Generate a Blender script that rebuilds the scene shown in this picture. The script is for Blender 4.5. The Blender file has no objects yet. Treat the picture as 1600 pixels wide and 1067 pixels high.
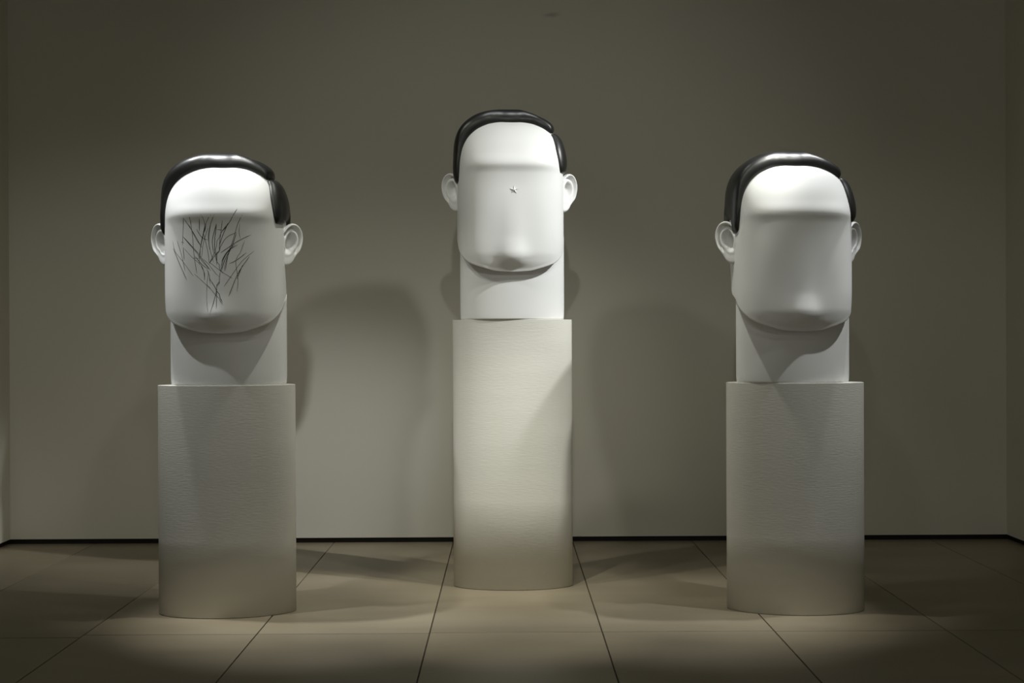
import bpy, math, random
from mathutils import Vector, Matrix

# ------------------------------------------------------------------ camera
F_PX = 1800.0                                   # focal length in pixels of a 1600 px wide frame
scene = bpy.context.scene
col = scene.collection
cam_d = bpy.data.cameras.new('camera')
cam_d.sensor_fit = 'HORIZONTAL'
cam_d.sensor_width = 36.0
cam_d.lens = 36.0 * F_PX / 1600.0
cam_d.clip_start = 0.05
cam = bpy.data.objects.new('camera', cam_d)
col.objects.link(cam)
cam.location = (0, 0, 1.5)
cam.matrix_world = (Matrix.Translation((0, 0, 1.5))
                    @ Matrix.Rotation(math.radians(-0.29), 4, 'Z')
                    @ Matrix.Rotation(math.radians(90 - 0.17), 4, 'X')
                    @ Matrix.Rotation(math.radians(-0.24), 4, 'Z'))
scene.camera = cam

# ------------------------------------------------------------------ world, exposure
w = bpy.data.worlds.new('gallery_air')
scene.world = w
w.use_nodes = True
w.node_tree.nodes['Background'].inputs[0].default_value = (1.0, 0.98, 0.86, 1)
w.node_tree.nodes['Background'].inputs[1].default_value = 0.235
vs = scene.view_settings
vs.view_transform = 'Standard'
vs.look = 'None'
vs.exposure = 0.0
vs.gamma = 1.0
vs.use_curve_mapping = False

# ------------------------------------------------------------------ gallery ceiling spotlights, plus a few added fill spots
def spot(name, loc, target, watts, cone, blend=0.6, radius=0.04, color=(1.0, 0.965, 0.87)):
    d = bpy.data.lights.new(name, 'SPOT')
    d.energy = watts
    d.spot_size = math.radians(cone)
    d.spot_blend = blend
    d.shadow_soft_size = radius
    d.color = color
    o = bpy.data.objects.new(name, d)
    col.objects.link(o)
    o.location = loc
    o.rotation_euler = (Vector(target) - Vector(loc)).to_track_quat('-Z', 'Y').to_euler()
    return o

CLEAN = (0.975, 1.0, 0.995)
WARM = (0.99, 0.985, 0.885)
LAMPS = [
    # place, aim, watts, cone, blend, lens radius, colour
    ((-3.05, 5.48, 4.4), (-1.60, 6.2, 1.25), 200, 22, 1.0, 0.04, CLEAN),
    ((3.10, 5.42, 4.4), (1.65, 6.2, 1.10), 240, 21, 1.0, 0.04, CLEAN),
    ((2.15, 4.6, 4.75), (0.05, 6.95, 1.6), 130, 46, 0.9, 0.10, WARM),
    ((-1.85, 4.95, 4.75), (0.0, 6.95, 1.4), 90, 46, 0.9, 0.10, WARM),
    ((-0.1, 3.0, 4.4), (0.03, 6.95, 0.4), 110, 18, 0.9, 0.04, WARM),
    ((-0.9, 4.6, 4.4), (0.05, 6.95, 0.05), 300, 23, 1.0, 0.06, WARM),
    ((-3.2, 4.0, 4.4), (-2.9, 8.46, 0.6), 50, 50, 1.0, 0.06, WARM),
    ((3.2, 4.0, 4.4), (3.0, 8.46, 0.8), 18, 46, 1.0, 0.06, WARM),
    ((-2.12, 6.10, 4.5), (-1.58, 6.15, 2.25), 380, 28, 0.9, 0.04, CLEAN),
    ((2.17, 6.10, 4.5), (1.60, 6.15, 2.25), 270, 28, 0.9, 0.04, CLEAN),
    ((2.9, 5.4, 4.4), (0.10, 6.9, 1.95), 600, 26, 0.9, 0.04, CLEAN),
    ((-0.2, 6.0, 4.5), (-1.2, 6.4, 0.8), 190, 27, 1.0, 0.04, WARM),
    ((0.25, 6.0, 4.5), (1.25, 6.4, 0.8), 190, 27, 1.0, 0.04, WARM),
    ((0.0, 4.4, 4.5), (0.03, 6.0, 0.0), 270, 22, 1.0, 0.04, WARM),  # added fill: brightens the floor before the middle pedestal
    ((-0.5, 3.8, 4.4), (-2.2, 8.4, 0.8), 25, 46, 1.0, 0.06, WARM),
    ((0.6, 3.8, 4.4), (2.3, 8.4, 0.8), 15, 46, 1.0, 0.06, WARM),
    ((0.0, 1.0, 4.6), (0.0, 8.46, 2.1), 120, 46, 1.0, 0.06, WARM),  # added fill from far in front, lifts the centre of the back wall
    ((0.25, 6.45, 4.7), (0.03, 6.9, 2.8), 40, 26, 0.9, 0.04, CLEAN),
    ((-2.6, 5.2, 4.6), (-0.10, 6.9, 1.05), 190, 20, 1.0, 0.05, WARM),  # added fill for the left edge of the middle pedestal
    ((2.6, 5.2, 4.6), (0.15, 6.9, 0.75), 330, 18, 1.0, 0.05, WARM),  # its added counterpart, brightening the pedestal from the right
]
for lamp in LAMPS:
    if lamp[2] > 0:
        spot('spotlight', *lamp)

# ------------------------------------------------------------------ material helpers
def new_mat(name):
    m = bpy.data.materials.new(name)
    m.use_nodes = True
    return m, m.node_tree.nodes, m.node_tree.links, m.node_tree.nodes['Principled BSDF']

def noise_mat(name, c0, c1, scale, rough, bump=0.0, bump_scale=60.0, spec=0.5, stretch=(1, 1, 1), detail=5.0, rough_var=0.0):
    m, n, l, b = new_mat(name)
    tc = n.new('ShaderNodeTexCoord')
    mp = n.new('ShaderNodeMapping')
    mp.inputs['Scale'].default_value = stretch
    l.new(tc.outputs['Object'], mp.inputs['Vector'])
    t = n.new('ShaderNodeTexNoise')
    t.inputs['Scale'].default_value = scale
    t.inputs['Detail'].default_value = detail
    l.new(mp.outputs[0], t.inputs['Vector'])
    r = n.new('ShaderNodeValToRGB')
    r.color_ramp.elements[0].position = 0.3
    r.color_ramp.elements[1].position = 0.7
    r.color_ramp.elements[0].color = (*c0, 1)
    r.color_ramp.elements[1].color = (*c1, 1)
    l.new(t.outputs['Fac'], r.inputs['Fac'])
    l.new(r.outputs['Color'], b.inputs['Base Color'])
    b.inputs['Roughness'].default_value = rough
    b.inputs['Specular IOR Level'].default_value = spec
    if rough_var:
        mr = n.new('ShaderNodeMapRange')
        mr.inputs['To Min'].default_value = rough - rough_var
        mr.inputs['To Max'].default_value = rough + rough_var
        l.new(t.outputs['Fac'], mr.inputs['Value'])
        l.new(mr.outputs[0], b.inputs['Roughness'])
    if bump:
        t2 = n.new('ShaderNodeTexNoise')
        t2.inputs['Scale'].default_value = bump_scale
        t2.inputs['Detail'].default_value = 3
        l.new(mp.outputs[0], t2.inputs['Vector'])
        bp = n.new('ShaderNodeBump')
        bp.inputs['Strength'].default_value = bump
        bp.inputs['Distance'].default_value = 0.002
        l.new(t2.outputs['Fac'], bp.inputs['Height'])
        l.new(bp.outputs[0], b.inputs['Normal'])
    return m

M_WALL = noise_mat('wall_paint', (0.765, 0.75, 0.655), (0.79, 0.775, 0.68), 0.9, 0.85, 0.05, 180, 0.2)
def add_stain(m, centre, radii, amount):
    n, l = m.node_tree.nodes, m.node_tree.links
    b = n['Principled BSDF']
    src = b.inputs['Base Color'].links[0].from_socket
    tc = n.new('ShaderNodeTexCoord')
    mp = n.new('ShaderNodeMapping')
    mp.vector_type = 'TEXTURE'
    mp.inputs['Location'].default_value = centre
    mp.inputs['Scale'].default_value = radii
    mp.inputs['Rotation'].default_value = (0, math.radians(-8), 0)
    l.new(tc.outputs['Object'], mp.inputs['Vector'])
    nz = n.new('ShaderNodeTexNoise')
    nz.inputs['Scale'].default_value = 1.3
    l.new(mp.outputs[0], nz.inputs['Vector'])
    ln = n.new('ShaderNodeVectorMath'); ln.operation = 'LENGTH'
    l.new(mp.outputs[0], ln.inputs[0])
    ad = n.new('ShaderNodeMath'); ad.operation = 'ADD'
    l.new(ln.outputs['Value'], ad.inputs[0]); l.new(nz.outputs['Fac'], ad.inputs[1])
    mr = n.new('ShaderNodeMapRange'); mr.interpolation_type = 'SMOOTHSTEP'
    mr.inputs['From Min'].default_value = 0.5; mr.inputs['From Max'].default_value = 1.5
    mr.inputs['To Min'].default_value = amount; mr.inputs['To Max'].default_value = 0.0
    l.new(ad.outputs[0], mr.inputs['Value'])
    mx = n.new('ShaderNodeMix'); mx.data_type = 'RGBA'
    l.new(mr.outputs[0], mx.inputs['Factor']); l.new(src, mx.inputs[6])
    mx.inputs[7].default_value = (0.30, 0.30, 0.26, 1)
    l.new(mx.outputs[2], b.inputs['Base Color'])
add_stain(M_WALL, (0.345, 8.46, 3.87), (0.085, 0.2, 0.03), 0.5)
M_CEIL = noise_mat('ceiling_paint', (0.10, 0.10, 0.09), (0.12, 0.12, 0.105), 1.0, 0.9)
M_BASE = noise_mat('black_recess_paint', (0.006, 0.006, 0.006), (0.01, 0.01, 0.01), 8.0, 0.6)
M_GROUT = noise_mat('joint_mortar', (0.05, 0.04, 0.025), (0.075, 0.06, 0.04), 12.0, 0.8)
M_TILES = [noise_mat('stone_slab', tuple(v * k for v in (0.27, 0.225, 0.155)), tuple(v * k for v in (0.35, 0.30, 0.215)),
                     1.6, 0.42, 0.12, 90, 0.4, (0.5, 1.6, 1), 7.0, 0.07) for k in (0.93, 1.0, 1.06)]
M_PED = noise_mat('pedestal_paint', (0.665, 0.655, 0.60), (0.70, 0.69, 0.635), 3.0, 0.6, 0.35, 70, 0.35, (0.35, 0.35, 3.0))
M_WHITE = noise_mat('white_lacquer', (0.80, 0.803, 0.795), (0.83, 0.833, 0.825), 2.0, 0.5, 0.0, 60, 0.3)
M_HAIR = noise_mat('black_hair_paint', (0.006, 0.006, 0.006), (0.020, 0.020, 0.020), 5.0, 0.38, 0.10, 14, 0.6, (1.0, 0.35, 1.0), 4.0, 0.07)
M_INK = noise_mat('black_ink', (0.02, 0.02, 0.02), (0.05, 0.05, 0.05), 20.0, 0.6)

# ------------------------------------------------------------------ mesh helpers
def mesh_obj(name, verts, faces, mat, parent=None, smooth=True):
    me = bpy.data.meshes.new(name)
    me.from_pydata([tuple(v) for v in verts], [], faces)
    me.validate()
    me.update()
    if smooth:
        for p in me.polygons:
            p.use_smooth = True
    me.materials.append(mat)
    o = bpy.data.objects.new(name, me)
    col.objects.link(o)
    if parent:
        o.parent = parent
    return o

def box_data(x0, x1, y0, y1, z0, z1):
    v = [(x, y, z) for z in (z0, z1) for y in (y0, y1) for x in (x0, x1)]
    f = [(0, 2, 3, 1), (4, 5, 7, 6), (0, 1, 5, 4), (2, 6, 7, 3), (0, 4, 6, 2), (1, 3, 7, 5)]
    return v, f

def box(name, b, mat, parent=None):
    return mesh_obj(name, *box_data(*b), mat, parent, smooth=False)

def structure(o, label, cat):
    o['kind'] = 'structure'
    o['label'] = label
    o['category'] = cat
    return o

def grid_faces(rows, cols, closed=True):
    f = []
    for r in range(rows - 1):
        for c in range(cols if closed else cols - 1):
            c2 = (c + 1) % cols
            f.append((r * cols + c, r * cols + c2, (r + 1) * cols + c2, (r + 1) * cols + c))
    return f

def lerp_table(tab, x):
    if x <= tab[0][0]:
        return tab[0][1]
    for (x0, y0), (x1, y1) in zip(tab, tab[1:]):
        if x <= x1:
            t = (x - x0) / (x1 - x0)
            return y0 + (y1 - y0) * t
    return tab[-1][1]

def smooth_table(tab, x):
    """monotone-ish cubic through a table"""
    n = len(tab)
    if x <= tab[0][0]:
        return tab[0][1]
    if x >= tab[-1][0]:
        return tab[-1][1]
    def slope(i):
        if i == 0 or i == n - 1:
            return 0.0 if n < 2 else ((tab[1][1] - tab[0][1]) / (tab[1][0] - tab[0][0]) if i == 0 else
                                      (tab[-1][1] - tab[-2][1]) / (tab[-1][0] - tab[-2][0]))
        d0 = (tab[i][1] - tab[i - 1][1]) / (tab[i][0] - tab[i - 1][0])
        d1 = (tab[i + 1][1] - tab[i][1]) / (tab[i + 1][0] - tab[i][0])
        return 0.0 if d0 * d1 <= 0 else 2 * d0 * d1 / (d0 + d1)
    for i in range(n - 1):
        x0, y0 = tab[i]
        x1, y1 = tab[i + 1]
        if x <= x1:
            h = x1 - x0
            t = (x - x0) / h
            m0, m1 = slope(i) * h, slope(i + 1) * h
            return ((2 * t ** 3 - 3 * t ** 2 + 1) * y0 + (t ** 3 - 2 * t ** 2 + t) * m0
                    + (-2 * t ** 3 + 3 * t ** 2) * y1 + (t ** 3 - t ** 2) * m1)

def sstep(a, b, x):
    t = max(0.0, min(1.0, (x - a) / (b - a)))
    return t * t * (3 - 2 * t)

def spow(v, e):
    return math.copysign(abs(v) ** e, v)

# ------------------------------------------------------------------ the room
Y_WALL = 8.46
X_L, X_R = -3.64, 3.68
Y_NEAR = -1.0
CEIL = 4.9
GAP = 0.040
structure(box('wall_back', (X_L - 0.15, X_R + 0.15, Y_WALL, Y_WALL + 0.15, GAP, CEIL), M_WALL),
          'plain off-white painted gallery wall behind the three sculptures', 'wall')
structure(box('wall_left', (X_L - 0.15, X_L, Y_NEAR, Y_WALL, GAP, CEIL), M_WALL),
          'off-white painted side wall at the left edge', 'wall')
structure(box('wall_right', (X_R, X_R + 0.15, Y_NEAR, Y_WALL, GAP, CEIL), M_WALL),
          'off-white painted side wall at the right edge', 'wall')
structure(box('baseboard_back', (X_L - 0.15, X_R + 0.15, Y_WALL + 0.03, Y_WALL + 0.12, 0.0, GAP), M_BASE),
          'thin black recessed skirting under the back wall', 'baseboard')
structure(box('baseboard_left', (X_L - 0.12, X_L - 0.03, Y_NEAR, Y_WALL + 0.03, 0.0, GAP), M_BASE),
          'thin black recessed skirting under the left wall', 'baseboard')
structure(box('baseboard_right', (X_R + 0.03, X_R + 0.12, Y_NEAR, Y_WALL + 0.03, 0.0, GAP), M_BASE),
          'thin black recessed skirting under the right wall', 'baseboard')
structure(box('ceiling', (X_L - 0.15, X_R + 0.15, Y_NEAR, Y_WALL + 0.15, CEIL, CEIL + 0.1), M_CEIL),
          'dark gallery ceiling above the picture', 'ceiling')
floor = structure(box('floor', (X_L - 0.15, X_R + 0.15, Y_NEAR, Y_WALL + 0.15, -0.10, -0.006), M_GROUT),
                  'brown stone slab floor with thin dark joints', 'floor')
random.seed(4)
W_T = 0.879
xs = [0.044 - 0.4395 + W_T * i for i in range(-4, 6)]
xs = [max(X_L - 0.14, min(X_R + 0.14, x)) for x in xs]
ys = [Y_NEAR, 0.58, 3.22, 5.86, Y_WALL + 0.14]
JG = 0.0035
def slab(x0, x1, y0, y1, mat):
    z1, ch = 0.0, 0.001
    x0 += JG; x1 -= JG; y0 += JG * 1.1; y1 -= JG * 1.1
    v = []
    for (i, z) in ((0, -0.02), (0, z1 - ch), (ch, z1)):
        v += [(x0 + i, y0 + i, z), (x1 - i, y0 + i, z), (x1 - i, y1 - i, z), (x0 + i, y1 - i, z)]
    f = [(0, 1, 5, 4), (1, 2, 6, 5), (2, 3, 7, 6), (3, 0, 4, 7),
         (4, 5, 9, 8), (5, 6, 10, 9), (6, 7, 11, 10), (7, 4, 8, 11), (8, 9, 10, 11), (3, 2, 1, 0)]
    return mesh_obj('slab', v, f, mat, floor, smooth=False)
for i in range(len(xs) - 1):
    if xs[i + 1] - xs[i] < 0.05:
        continue
    off = [-0.05, -0.05, 0.0, 0.0, 0.01, 0.01, 0.0, 0.0, 0.0][i % 9]
    for j in range(len(ys) - 1):
        ya = ys[j] + (off if 0 < j else 0)
        yb = ys[j + 1] + (off if j + 1 < len(ys) - 1 else 0)
        slab(xs[i], xs[i + 1], ya, yb, random.choice(M_TILES))

# ------------------------------------------------------------------ pedestals
def pedestal(loc, a, d, h, rot, label):
    root = bpy.data.objects.new('pedestal', None)
    col.objects.link(root)
    root.location = loc
    root.rotation_euler = (0, 0, math.radians(rot))
    root['label'] = label
    root['category'] = 'pedestal'
    root['group'] = 'white oval pedestals'
    n = 128
    e = 2 / 1.9
    def ring(s, z):
        return [((a - s) * spow(math.sin(2 * math.pi * k / n), e), -(d - s) * spow(math.cos(2 * math.pi * k / n), e), z) for k in range(n)]
    t = 0.004
    # side skin
    rows = [ring(0.006, 0.0), ring(0.006, 0.005), ring(0.0, 0.005), ring(0.0, h * 0.33), ring(0.0, h * 0.66), ring(0.0, h - t)]
    v = [p for r in rows for p in r]
    o = mesh_obj('side', v, [tuple(reversed(q)) for q in grid_faces(len(rows), n)], M_PED, root)
    # top lid
    rows = [ring(0.0, h - t), ring(0.0, h - 0.001), ring(0.0012, h), ring(a * 0.3, h)]
    rows[-1] = [(x * 0.5, y * 0.5, h) for (x, y, z) in rows[2]]
    v = [p for r in rows for p in r] + [(0, 0, h)]
    f = [tuple(reversed(q)) for q in grid_faces(len(rows), n)]
    base = (len(rows) - 1) * n
    f += [(base + k, len(v) - 1, base + (k + 1) % n) for k in range(n)]
    mesh_obj('top', v, f, M_PED, root, smooth=False)
    return root

D_S, D_M = 6.35, 6.986
X_LEFT, X_MID, X_RIGHT = -1.538, 0.037, 1.591
H_SIDE, H_MID = 1.250, 1.610
pedestal((X_LEFT, D_S, 0), 0.372, 0.170, H_SIDE, 4, 'low white oval pedestal under the head with the black scribble')
pedestal((X_MID, D_M, 0), 0.361, 0.155, H_MID, 0, 'tallest white oval pedestal, in the middle')
pedestal((X_RIGHT, D_S, 0), 0.374, 0.172, H_SIDE, -4, 'low white oval pedestal under the head with the blank face')

# ------------------------------------------------------------------ the heads
U = 0.00382                       # one modelling unit in metres; head height is about 327 units
NPHI = 144
Z_BROW, DOME = 237.0, 80.0
F_TAB = [(60, 44), (72, 50), (80, 54), (90, 57.5), (104, 60), (130, 60.6), (165, 60.8), (205, 61.6), (224, 63.0), (237, 65.6)]
TOP_TAB = [(z, f) for z, f in ((237, 65.6), (244, 64.4), (256, 60.6), (270, 55.0), (285, 47.0), (298, 38.0), (307, 28.0), (313, 17.0), (317, 0.0))]
W_TAB = [(60, 77), (76, 79.5), (90, 81.5), (105, 83), (130, 84), (200, 84), (237, 83)]
B_TAB = [(60, 40), (120, 40), (145, 46), (170, 60), (200, 71), (237, 77)]
ZE_TAB = [(0, 72.5), (12, 74), (25, 78.5), (38, 83), (50, 88), (62, 96), (75, 106), (90, 124), (115, 138), (180, 142)]
E_FACE = 0.70
TOP_TH = [(math.asin(min(1.0, (z - Z_BROW) / DOME) ** (1 / 0.92)), f) for z, f in TOP_TAB]

def section(q):
    """profile parameter q: height below the brow, dome angle above it"""
    if q <= Z_BROW:
        return q, smooth_table(W_TAB, q), smooth_table(F_TAB, q), smooth_table(B_TAB, q)
    th = min(1.0, (q - Z_BROW) / 110.0) * math.pi / 2
    s, c = math.sin(th), max(0.0, math.cos(th))
    return Z_BROW + DOME * s ** 0.92, 83 * c ** 0.66, smooth_table(TOP_TH, th), 77 * c ** 0.66

def q_of_z(z):
    if z <= Z_BROW:
        return z
    s = min(1.0, ((z - Z_BROW) / DOME)) ** (1 / 0.92)
    return Z_BROW + 110.0 * math.asin(s) / (math.pi / 2)

def features(x, z):
    """relief of the face: soft brow step, nose mound, hollow below the nose"""
    d = 0.0
    lat = 1.0 - sstep(40, 80, abs(x))
    d -= 0.5 * lat * (1 - sstep(226, 238, z)) * sstep(170, 226, z)
    d += 1.0 * lat * math.exp(-((z - 242) / 9.0) ** 2)
    lobe = math.exp(-(abs(x) / 20.0) ** 2.4)
    d += 8.5 * lobe * (math.exp(-((z - 96) / 19.0) ** 2) if z > 96 else sstep(76, 96, z - 3.5 * (x / 20.0) ** 2))
    d += 3.0 * math.exp(-(x / 16.0) ** 2) * sstep(96, 122, z) * (1 - sstep(122, 225, z))
    d -= 0.9 * math.exp(-(x / 24.0) ** 2) * math.exp(-((z - 80) / 4.0) ** 2)
    # faint cheek hollows beside the nose
    d -= 0.6 * math.exp(-((abs(x) - 38) / 16.0) ** 2) * math.exp(-((z - 130) / 30.0) ** 2)
    return d

def skull(phi, q, off=0.0):
    z, wv, fv, bv = section(q)
    s, c = math.sin(phi), math.cos(phi)
    e = E_FACE
    x = wv * spow(s, e)
    y = (fv if c > 0 else bv) * spow(c, e)
    if c > 0 and q < 320:
        y += features(x, z) * sstep(0.0, 0.5, c)
    return Vector((x, y, z))

def skull_n(phi, q):
    h, g = 0.01, 0.6
    a = skull(phi + h, q) - skull(phi - h, q)
    b = skull(phi, min(q + g, 346.9)) - skull(phi, q - g)
    n = a.cross(b)
    n = -n
    p = skull(phi, q)
    if n.length < 1e-9:
        return Vector((0, 0, 1))
    n.normalize()
    if n.dot(Vector((p.x, p.y, (p.z - 180) * 0.6))) < 0:
        n = -n
    return n

def to_local(p):
    """head frame (x right, y forward, z up, units) to object space (metres, forward = -Y)"""
    return (p[0] * U, -p[1] * U, p[2] * U)

NECK_W, NECK_F, NECK_B = 82.5, 42.0, 40.0
def build_head_mesh():
    rows = []
    phis = [2 * math.pi * k / NPHI for k in range(NPHI)]
    def ang(ph):
        d = math.degrees(ph) % 360
        return d if d <= 180 else 360 - d
    zes = [smooth_table(ZE_TAB, ang(p)) for p in phis]
    en = 2 / 1.95
    def neck(ph, z, flare=0.0):
        s, c = math.sin(ph), math.cos(ph)
        k = 1.0 - 0.012 * math.exp(-z / 6.0) + flare
        return Vector((3.0 + NECK_W * k * spow(s, en), (NECK_F if c > 0 else NECK_B) * k * spow(c, en), z))
    rows.append([neck(p, 0) for p in phis])
    for fz in (0.03, 0.08, 0.16, 0.28, 0.42, 0.56, 0.70, 0.82, 0.92, 1.0):
        rows.append([neck(p, fz * (ze + 9)) for p, ze in zip(phis, zes)])
    # underside of the jaw and its rounded edge
    for t, dz in ((0.35, 6.0), (0.65, 3.0), (0.85, 1.0), (0.95, 0.6), (0.99, 1.6)):
        r = []
        for p, ze in zip(phis, zes):
            a = neck(p, ze + 9)
            b = skull(p, ze + 4)
            v = a.lerp(b, t)
            v.z = ze + dz
            r.append(v)
        rows.append(r)
    NQ = 110
    for i in range(NQ):
        t = i / (NQ - 1)
        r = []
        for p, ze in zip(phis, zes):
            q0 = ze + 4.0
            q = q0 + (346.0 - q0) * t
            # snap ring spacing so that the brow is the same ring all around
            tb = 0.62
            q = q0 + (Z_BROW - q0) * (t / tb) if t < tb else Z_BROW + (346.0 - Z_BROW) * (t - tb) / (1 - tb)
            r.append(skull(p, q))
        rows.append(r)
    v = [to_local(p) for r in rows for p in r]
    f = grid_faces(len(rows), NPHI)
    v.append(to_local(skull(0, 347.0)))
    b = (len(rows) - 1) * NPHI
    f += [(b + k, b + (k + 1) % NPHI, len(v) - 1) for k in range(NPHI)]
    f.append(tuple(range(NPHI - 1, -1, -1)))
    me = bpy.data.meshes.new('head')
    me.from_pydata(v, [], f)
    me.validate()
    for p in me.polygons:
        p.use_smooth = True
    me.polygons[len(me.polygons) - 1].use_smooth = False
    me.materials.append(M_WHITE)
    return me

# hairline heights by angle (degrees from the front, negative = picture left)
def phi_of(x, z):
    wv = section(q_of_z(z))[1]
    return math.degrees(math.copysign(math.asin(min(1.0, (abs(x) / wv) ** (1 / E_FACE))), x))
HL_MAIN = ([(-180, 165), (-150, 165), (-125, 180), (-112, 205), (-103, 236), (-96, 236), (-88, 226), (-84, 213)]
           + [(phi_of(x, z), z) for x, z in ((-82.2, 216), (-80, 247), (-75, 270), (-64, 288), (-50, 299), (-30, 307), (-14, 309), (0, 308.6), (14, 309),
                                             (30, 307), (50, 299), (62, 291.5))]
           + [(75, 293), (100, 296), (130, 292), (150, 262), (170, 200), (180, 165)])
HL_LEFT = [(z, d) for d, z in HL_MAIN if -85 < d < -30 and z > 215.5]
PART = [(40, 289), (phi_of(62, 291), 290.5), (75, 292.5), (100, 295), (130, 291), (150, 260), (165, 215)]
HL_SIDE = [(40, 229), (66, 228), (80, 228), (95, 236), (103, 236), (112, 205), (125, 180), (150, 165), (165, 165)]

def build_hair_main():
    n, m = 240, 44
    rows = []
    for j in range(m):
        v = j / (m - 1)
        v = v ** 1.5
        r = []
        for k in range(n):
            d = -180 + 360.0 * k / n
            ph = math.radians(d)
            q0 = q_of_z(smooth_table(HL_MAIN, d))
            q = q0 + (346.5 - q0) * v
            p = skull(ph, q)
            top = sstep(250, 300, p.z)
            T = (8.0 + 7.8 * top) * (1 - 0.36 * sstep(22, 64, d) * (1 - sstep(130, 160, d)))
            R = 24.0 - 10.0 * sstep(35, 60, d)
            s = min(1.0, (q - q0) / R)
            if -112 < d < -52:
                dh = lerp_table(HL_LEFT, p.z)
                s = min(s, max(0.0, (dh - d) * 1.45 / 26.0 + 0.22 + 0.6 * sstep(-70, -52, d) + 0.6 * sstep(280, 300, p.z)))
            th = T * math.sqrt(max(0.0, 1 - (1 - s) ** 2.2)) - 0.6 * (1 - s)
            r.append(p + skull_n(ph, q) * th)
        rows.append(r)
    vv = [to_local(p) for r in rows for p in r]
    f = grid_faces(m, n)
    q = skull(0, 346.9) + Vector((0, 0, 15.8))
    vv.append(to_local(q))
    b = (m - 1) * n
    f += [(b + k, b + (k + 1) % n, len(vv) - 1) for k in range(n)]
    return vv, f

def build_hair_side():
    n, m = 80, 40
    rows = []
    d1 = 164.0
    for j in range(m):
        v = j / (m - 1)
        r = []
        for k in range(n):
            u = k / (n - 1)
            zlow0 = None
            # the front edge leans: upper end further forward
            zf = 229 + (291 - 229) * v
            d0 = phi_of(smooth_table([(229, 75.5), (234, 74.5), (260, 69.5), (279, 66.5), (291, 62)], zf), zf)
            d = d0 + (d1 - d0) * u ** 1.3
            ph = math.radians(d)
            qa, qb = q_of_z(lerp_table(HL_SIDE, d)), q_of_z(lerp_table(PART, d))
            q = qa + (qb - qa) * v
            dist = min((q - qa) * 0.8, (qb - q) * 0.9, (d - d0) * 0.85, (d1 - d) * 1.0)
            s = max(0.0, min(1.0, dist / 15.0))
            th = 7.0 * math.sqrt(max(0.0, 1 - (1 - s) ** 2.2)) - 0.6 * (1 - s)
            r.append(skull(ph, q) + skull_n(ph, q) * th)
        rows.append(r)
    return [to_local(p) for r in rows for p in r], grid_faces(m, n, closed=False)

def closed_spline(pts, n):
    out = []
    k = len(pts)
    for i in range(n):
        t = i / n * k
        j = int(t); t -= j
        p0, p1, p2, p3 = (Vector(pts[(j + d) % k]) for d in (-1, 0, 1, 2))
        out.append(0.5 * ((2 * p1) + (-p0 + p2) * t + (2 * p0 - 5 * p1 + 4 * p2 - p3) * t * t + (-p0 + 3 * p1 - 3 * p2 + p3) * t ** 3))
    return out

def build_ear(side):
    """side -1: picture left, +1: picture right. Returns verts in head units."""
    outline = closed_spline([(4, 25), (11, 29.5), (19, 30), (27, 26), (33, 18), (35.5, 8), (34, -3), (30, -12), (25.5, -20), (21, -27),
                             (14, -31), (5, -31), (-2, -28), (-4, -12), (-4, 6), (-1, 18)], 96)
    ctr = Vector((13.0, 1.5))
    rs = [0.0, 0.1, 0.2, 0.3, 0.4, 0.48, 0.55, 0.61, 0.67, 0.73, 0.78, 0.83, 0.88, 0.92, 0.96, 0.985, 1.0]
    prof = [(0, -9), (0.2, -8.5), (0.36, -6), (0.5, 1.0), (0.58, 2.6), (0.66, 1.6), (0.76, -3.2), (0.82, -2.0), (0.88, 4.0), (0.93, 5.0), (0.97, 3.6), (1.0, 0.5)]
    lobe = [(0, -9), (0.2, -8.0), (0.36, -4.5), (0.48, 1.2), (0.6, 0.8), (0.8, 1.2), (0.93, 1.0), (1.0, -1.5)]
    att = [(0, -9), (0.2, -8.0), (0.4, -3.5), (0.55, 3.0), (0.7, 4.0), (0.85, 0.0), (1.0, -5.0)]
    verts = []
    ca, sa = math.cos(math.radians(37)), math.sin(math.radians(37))
    A = Vector((side * ca, -sa, 0.0))          # from the root outwards and backwards
    N = Vector((side * sa, ca, 0.0))           # the way the ear opens: outwards and forwards
    O = Vector((side * 81.0, 9.0, 202.0))
    n = len(outline)
    def put(a, c, h):
        tilt = c * 0.10
        return O + A * (a * 0.88 + tilt) + Vector((0, 0, c)) + N * h
    for r in rs:
        for p in outline:
            d = p - ctr
            ang = math.degrees(math.atan2(d.y, d.x))
            wl = sstep(-35, -65, ang) if False else (1 - sstep(-62, -30, ang)) * sstep(-150, -120, ang) if ang < 0 else 0.0
            wa = 0.0
            aa = abs(ang)
            wa = sstep(125, 150, aa) if not (ang > 0 and ang < 150) else sstep(128, 150, ang)
            h = smooth_table(prof, r)
            h = h * (1 - wl) + smooth_table(lobe, r) * wl
            h = h * (1 - wa) + smooth_table(att, r) * wa
            # upper fork of the antihelix
            if 40 < ang < 130:
                h -= 2.2 * math.exp(-((r - 0.5) / 0.1) ** 2) * math.exp(-((ang - 95) / 16.0) ** 2)
            q = ctr + d * r
            verts.append(put(q.x, q.y, h))
    for r, h in ((0.995, -3.0), (0.95, -5.5), (0.8, -8.5), (0.55, -12.0), (0.3, -13.5), (0.0, -14.0)):
        for p in outline:
            q = ctr + (p - ctr) * r
            verts.append(put(q.x, q.y, h))
    f = grid_faces(len(rs) + 6, n)
    if side < 0:
        f = [tuple(reversed(q)) for q in f]
    return [to_local(v) for v in verts], f

def mesh_data(name, vf, mat):
    me = bpy.data.meshes.new(name)
    me.from_pydata([tuple(v) for v in vf[0]], [], vf[1])
    me.validate()
    for p in me.polygons:
        p.use_smooth = True
    me.materials.append(mat)
    return me

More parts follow.
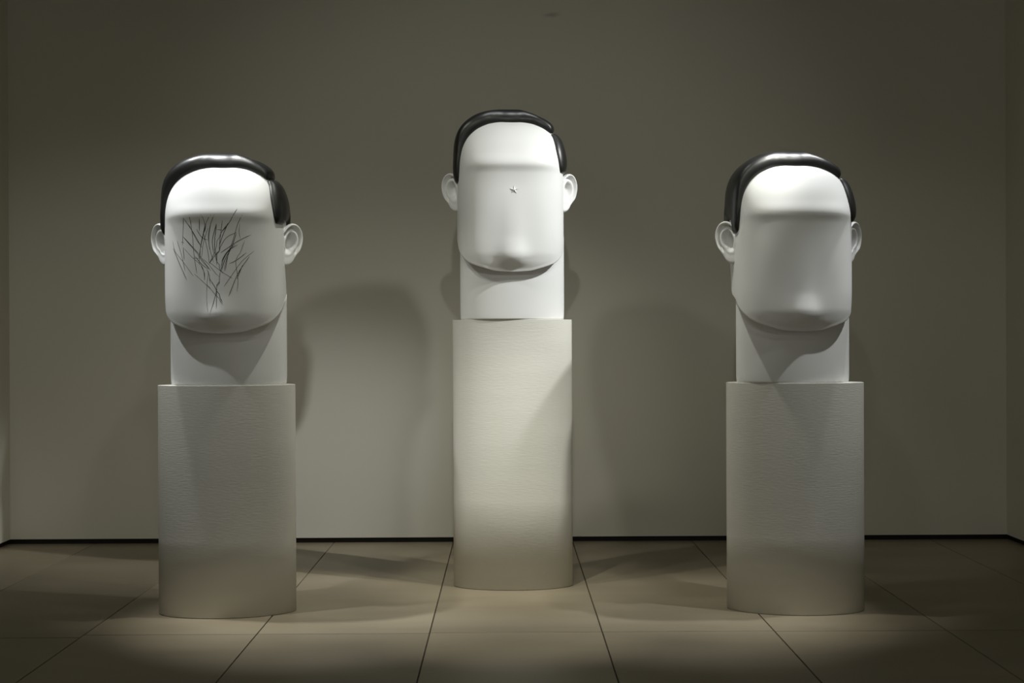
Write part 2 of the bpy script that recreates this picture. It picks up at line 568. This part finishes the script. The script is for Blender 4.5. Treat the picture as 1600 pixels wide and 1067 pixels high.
ME_HEAD = build_head_mesh()
ME_HAIR = mesh_data('hair_top', build_hair_main(), M_HAIR)
ME_SIDE = mesh_data('hair_side', build_hair_side(), M_HAIR)
ME_EARS = [mesh_data('ear', build_ear(s), M_WHITE) for s in (-1, 1)]

def sculpture(loc, rot, label):
    root = bpy.data.objects.new('head_sculpture', None)
    col.objects.link(root)
    root.location = loc
    root.rotation_euler = (0, 0, math.radians(rot))
    root['label'] = label
    root['category'] = 'sculpture'
    root['group'] = 'giant faceless white heads'
    parts = {}
    for nm, me in (('head', ME_HEAD), ('hair_top', ME_HAIR), ('hair_side', ME_SIDE), ('ear', ME_EARS[0]), ('ear', ME_EARS[1])):
        o = bpy.data.objects.new(nm, me)
        col.objects.link(o)
        o.parent = root
        parts.setdefault(nm, o)
    parts['hair_top']['label'] = 'smooth black combed-over hair'
    parts['hair_side']['label'] = 'black hair lobe below the parting'
    return root, parts

S_L, P_L = sculpture((X_LEFT + 0.001, D_S, H_SIDE), 3.0, 'giant white faceless head with black pen scribbles across the face')
S_M, P_M = sculpture((X_MID - 0.010, D_M, H_MID), 4.0, 'giant white head on the tallest pedestal with a tiny star on the face')
S_R, P_R = sculpture((X_RIGHT - 0.022, D_S, H_SIDE), 4.0, 'giant white head with a completely blank face and no marks')

# ------------------------------------------------------------------ marks on the faces
def face_point(x, z):
    """point and normal on the front of the face at head-frame x, z (units)"""
    lo, hi = 0.0, math.pi / 2
    q = q_of_z(z)
    for _ in range(30):
        mid = (lo + hi) / 2
        if skull(mid, q).x < abs(x):
            lo = mid
        else:
            hi = mid
    a = math.copysign(max(lo, 0.004), x if x else 1.0)
    h, g = 0.02, 0.8
    ta = skull(a + h, q) - skull(a - h, q)
    tb = skull(a, q + g) - skull(a, q - g)
    n = tb.cross(ta)
    n.normalize()
    if n.y < 0:
        n = -n
    return skull(a, q), n

# pen strokes: paths in hundredths of the drawn patch, 1.4 wide by 1.8 high (x to the right, y down)
STROKES = [
 ((125,125),(118,250),(112,380)), ((128,130),(210,260),(285,400)), ((180,95),(188,160),(205,300),(215,450),(240,640)),
 ((115,295),(200,400),(290,510),(365,615)), ((120,300),(200,390),(270,470)), ((118,395),(122,460),(128,520)),
 ((120,400),(200,490),(290,580),(312,700)), ((15,330),(40,430),(110,520),(210,665)), ((20,400),(80,540),(150,700)),
 ((60,330),(105,480),(135,620)), ((100,345),(126,356)), ((270,130),(265,250)), ((285,100),(310,150),(320,260)),
 ((375,100),(330,170),(290,330),(265,460),(262,560)), ((405,100),(375,160),(345,280),(355,420)), ((330,200),(290,310),(270,460),(295,520)),
 ((345,210),(300,360),(285,490)), ((365,195),(350,300),(355,400),(390,540)), ((415,185),(380,330),(390,450)),
 ((418,190),(400,330),(405,470),(430,560)), ((520,175),(470,290),(430,430),(425,560)), ((515,180),(450,280),(400,440),(350,550)),
 ((600,45),(530,170),(460,260)), ((645,100),(600,190),(560,330),(520,450),(490,620)), ((590,260),(500,310),(430,430),(350,550)),
 ((590,265),(545,400),(490,510),(455,620)), ((715,280),(620,330),(560,370),(450,450)), ((600,375),(530,420),(470,520),(455,600)),
 ((675,445),(590,515),(525,550)), ((740,430),(640,520),(550,650),(480,760)), ((700,480),(600,640),(520,850)),
 ((660,330),(620,450),(582,520),(600,700),(590,810)), ((640,560),(590,690)), ((345,530),(420,590),(470,630),(560,690)),
 ((345,620),(330,760),(330,900),(345,1010)), ((450,620),(420,780),(418,970)), ((440,700),(400,870),(360,1020)),
 ((330,740),(410,840),(475,930)), ((350,680),(410,780),(470,910)), ((215,640),(300,720),(370,790)), ((265,540),(310,640),(305,700)),
 ((205,495),(260,500)), ((410,430),(430,560),(470,640)), ((240,230),(290,310),(340,330)), ((620,180),(612,260),(625,320)),
 ((420,235),(470,240)), ((290,500),(350,560),(430,670)), ((575,370),(500,450),(460,530)), ((300,260),(340,440),(352,550)),
 ((470,150),(455,260),(440,380)), ((170,180),(240,330),(285,390)), ((360,740),(350,650),(330,600)),
 ((535,420),(500,520),(480,620)), ((250,470),(300,540),(365,612)), ((225,480),(290,560),(345,600)), ((320,180),(300,270),(275,400)),
]
def open_spline(pts, step):
    out = []
    P = [Vector(p) for p in pts]
    P = [P[0] * 2 - P[1]] + P + [P[-1] * 2 - P[-2]]
    for i in range(1, len(P) - 2):
        n = max(2, int((P[i + 1] - P[i]).length / step))
        for k in range(n):
            t = k / n
            p0, p1, p2, p3 = P[i - 1:i + 3]
            out.append(0.5 * ((2 * p1) + (-p0 + p2) * t + (2 * p0 - 5 * p1 + 4 * p2 - p3) * t * t + (-p0 + 3 * p1 - 3 * p2 + p3) * t ** 3))
    out.append(P[-2])
    return out

def stroke(path, radius, parent):
    """thin raised ink line that follows the face"""
    pts = []
    for p in open_spline(path, 28):
        x = -3.4 + (p.x - 408) * 0.157
        z = 244.0 - (p.y - 60) * 0.1505
        pts.append(face_point(x, z))
    v, f = [], []
    n = len(pts)
    for i, (p, nr) in enumerate(pts):
        t = (pts[min(i + 1, n - 1)][0] - pts[max(i - 1, 0)][0]).normalized()
        b = nr.cross(t).normalized()
        r = radius / U * (0.35 if i in (0, n - 1) else 1.0)
        for du, dn in ((-1, 0.05), (0, 0.55), (1, 0.05), (0, -0.5)):
            v.append(to_local(p + b * r * du + nr * r * dn))
    f = grid_faces(n, 4)
    f += [(0, 1, 2, 3), tuple(4 * (n - 1) + k for k in (3, 2, 1, 0))]
    return mesh_obj('pen_stroke', v, f, M_INK, parent)
random.seed(11)
for path in STROKES:
    stroke(path, random.choice((0.0011, 0.0013, 0.0016)), P_L['head'])

def star_mark(parent):
    c, n = face_point(0.4, 198.5)
    v = [to_local(c + n * 2.2)]
    for k in range(10):
        a = math.pi / 2 + k * math.pi / 5
        r = 6.6 if k % 2 == 0 else 1.7
        v.append(to_local(Vector((c.x + r * math.cos(a), c.y + 0.35, c.z + r * math.sin(a)))))
    for k in range(10):
        a = math.pi / 2 + k * math.pi / 5
        r = 6.6 if k % 2 == 0 else 1.7
        v.append(to_local(Vector((c.x + r * math.cos(a), c.y - 1.2, c.z + r * math.sin(a)))))
    f = [(0, 1 + (k + 1) % 10, 1 + k) for k in range(10)]
    f += [(1 + k, 1 + (k + 1) % 10, 11 + (k + 1) % 10, 11 + k) for k in range(10)]
    o = mesh_obj('star_relief', v, f, M_WHITE, parent, smooth=False)
    o['label'] = 'tiny white five-pointed star in relief'
    return o
star_mark(P_M['head'])
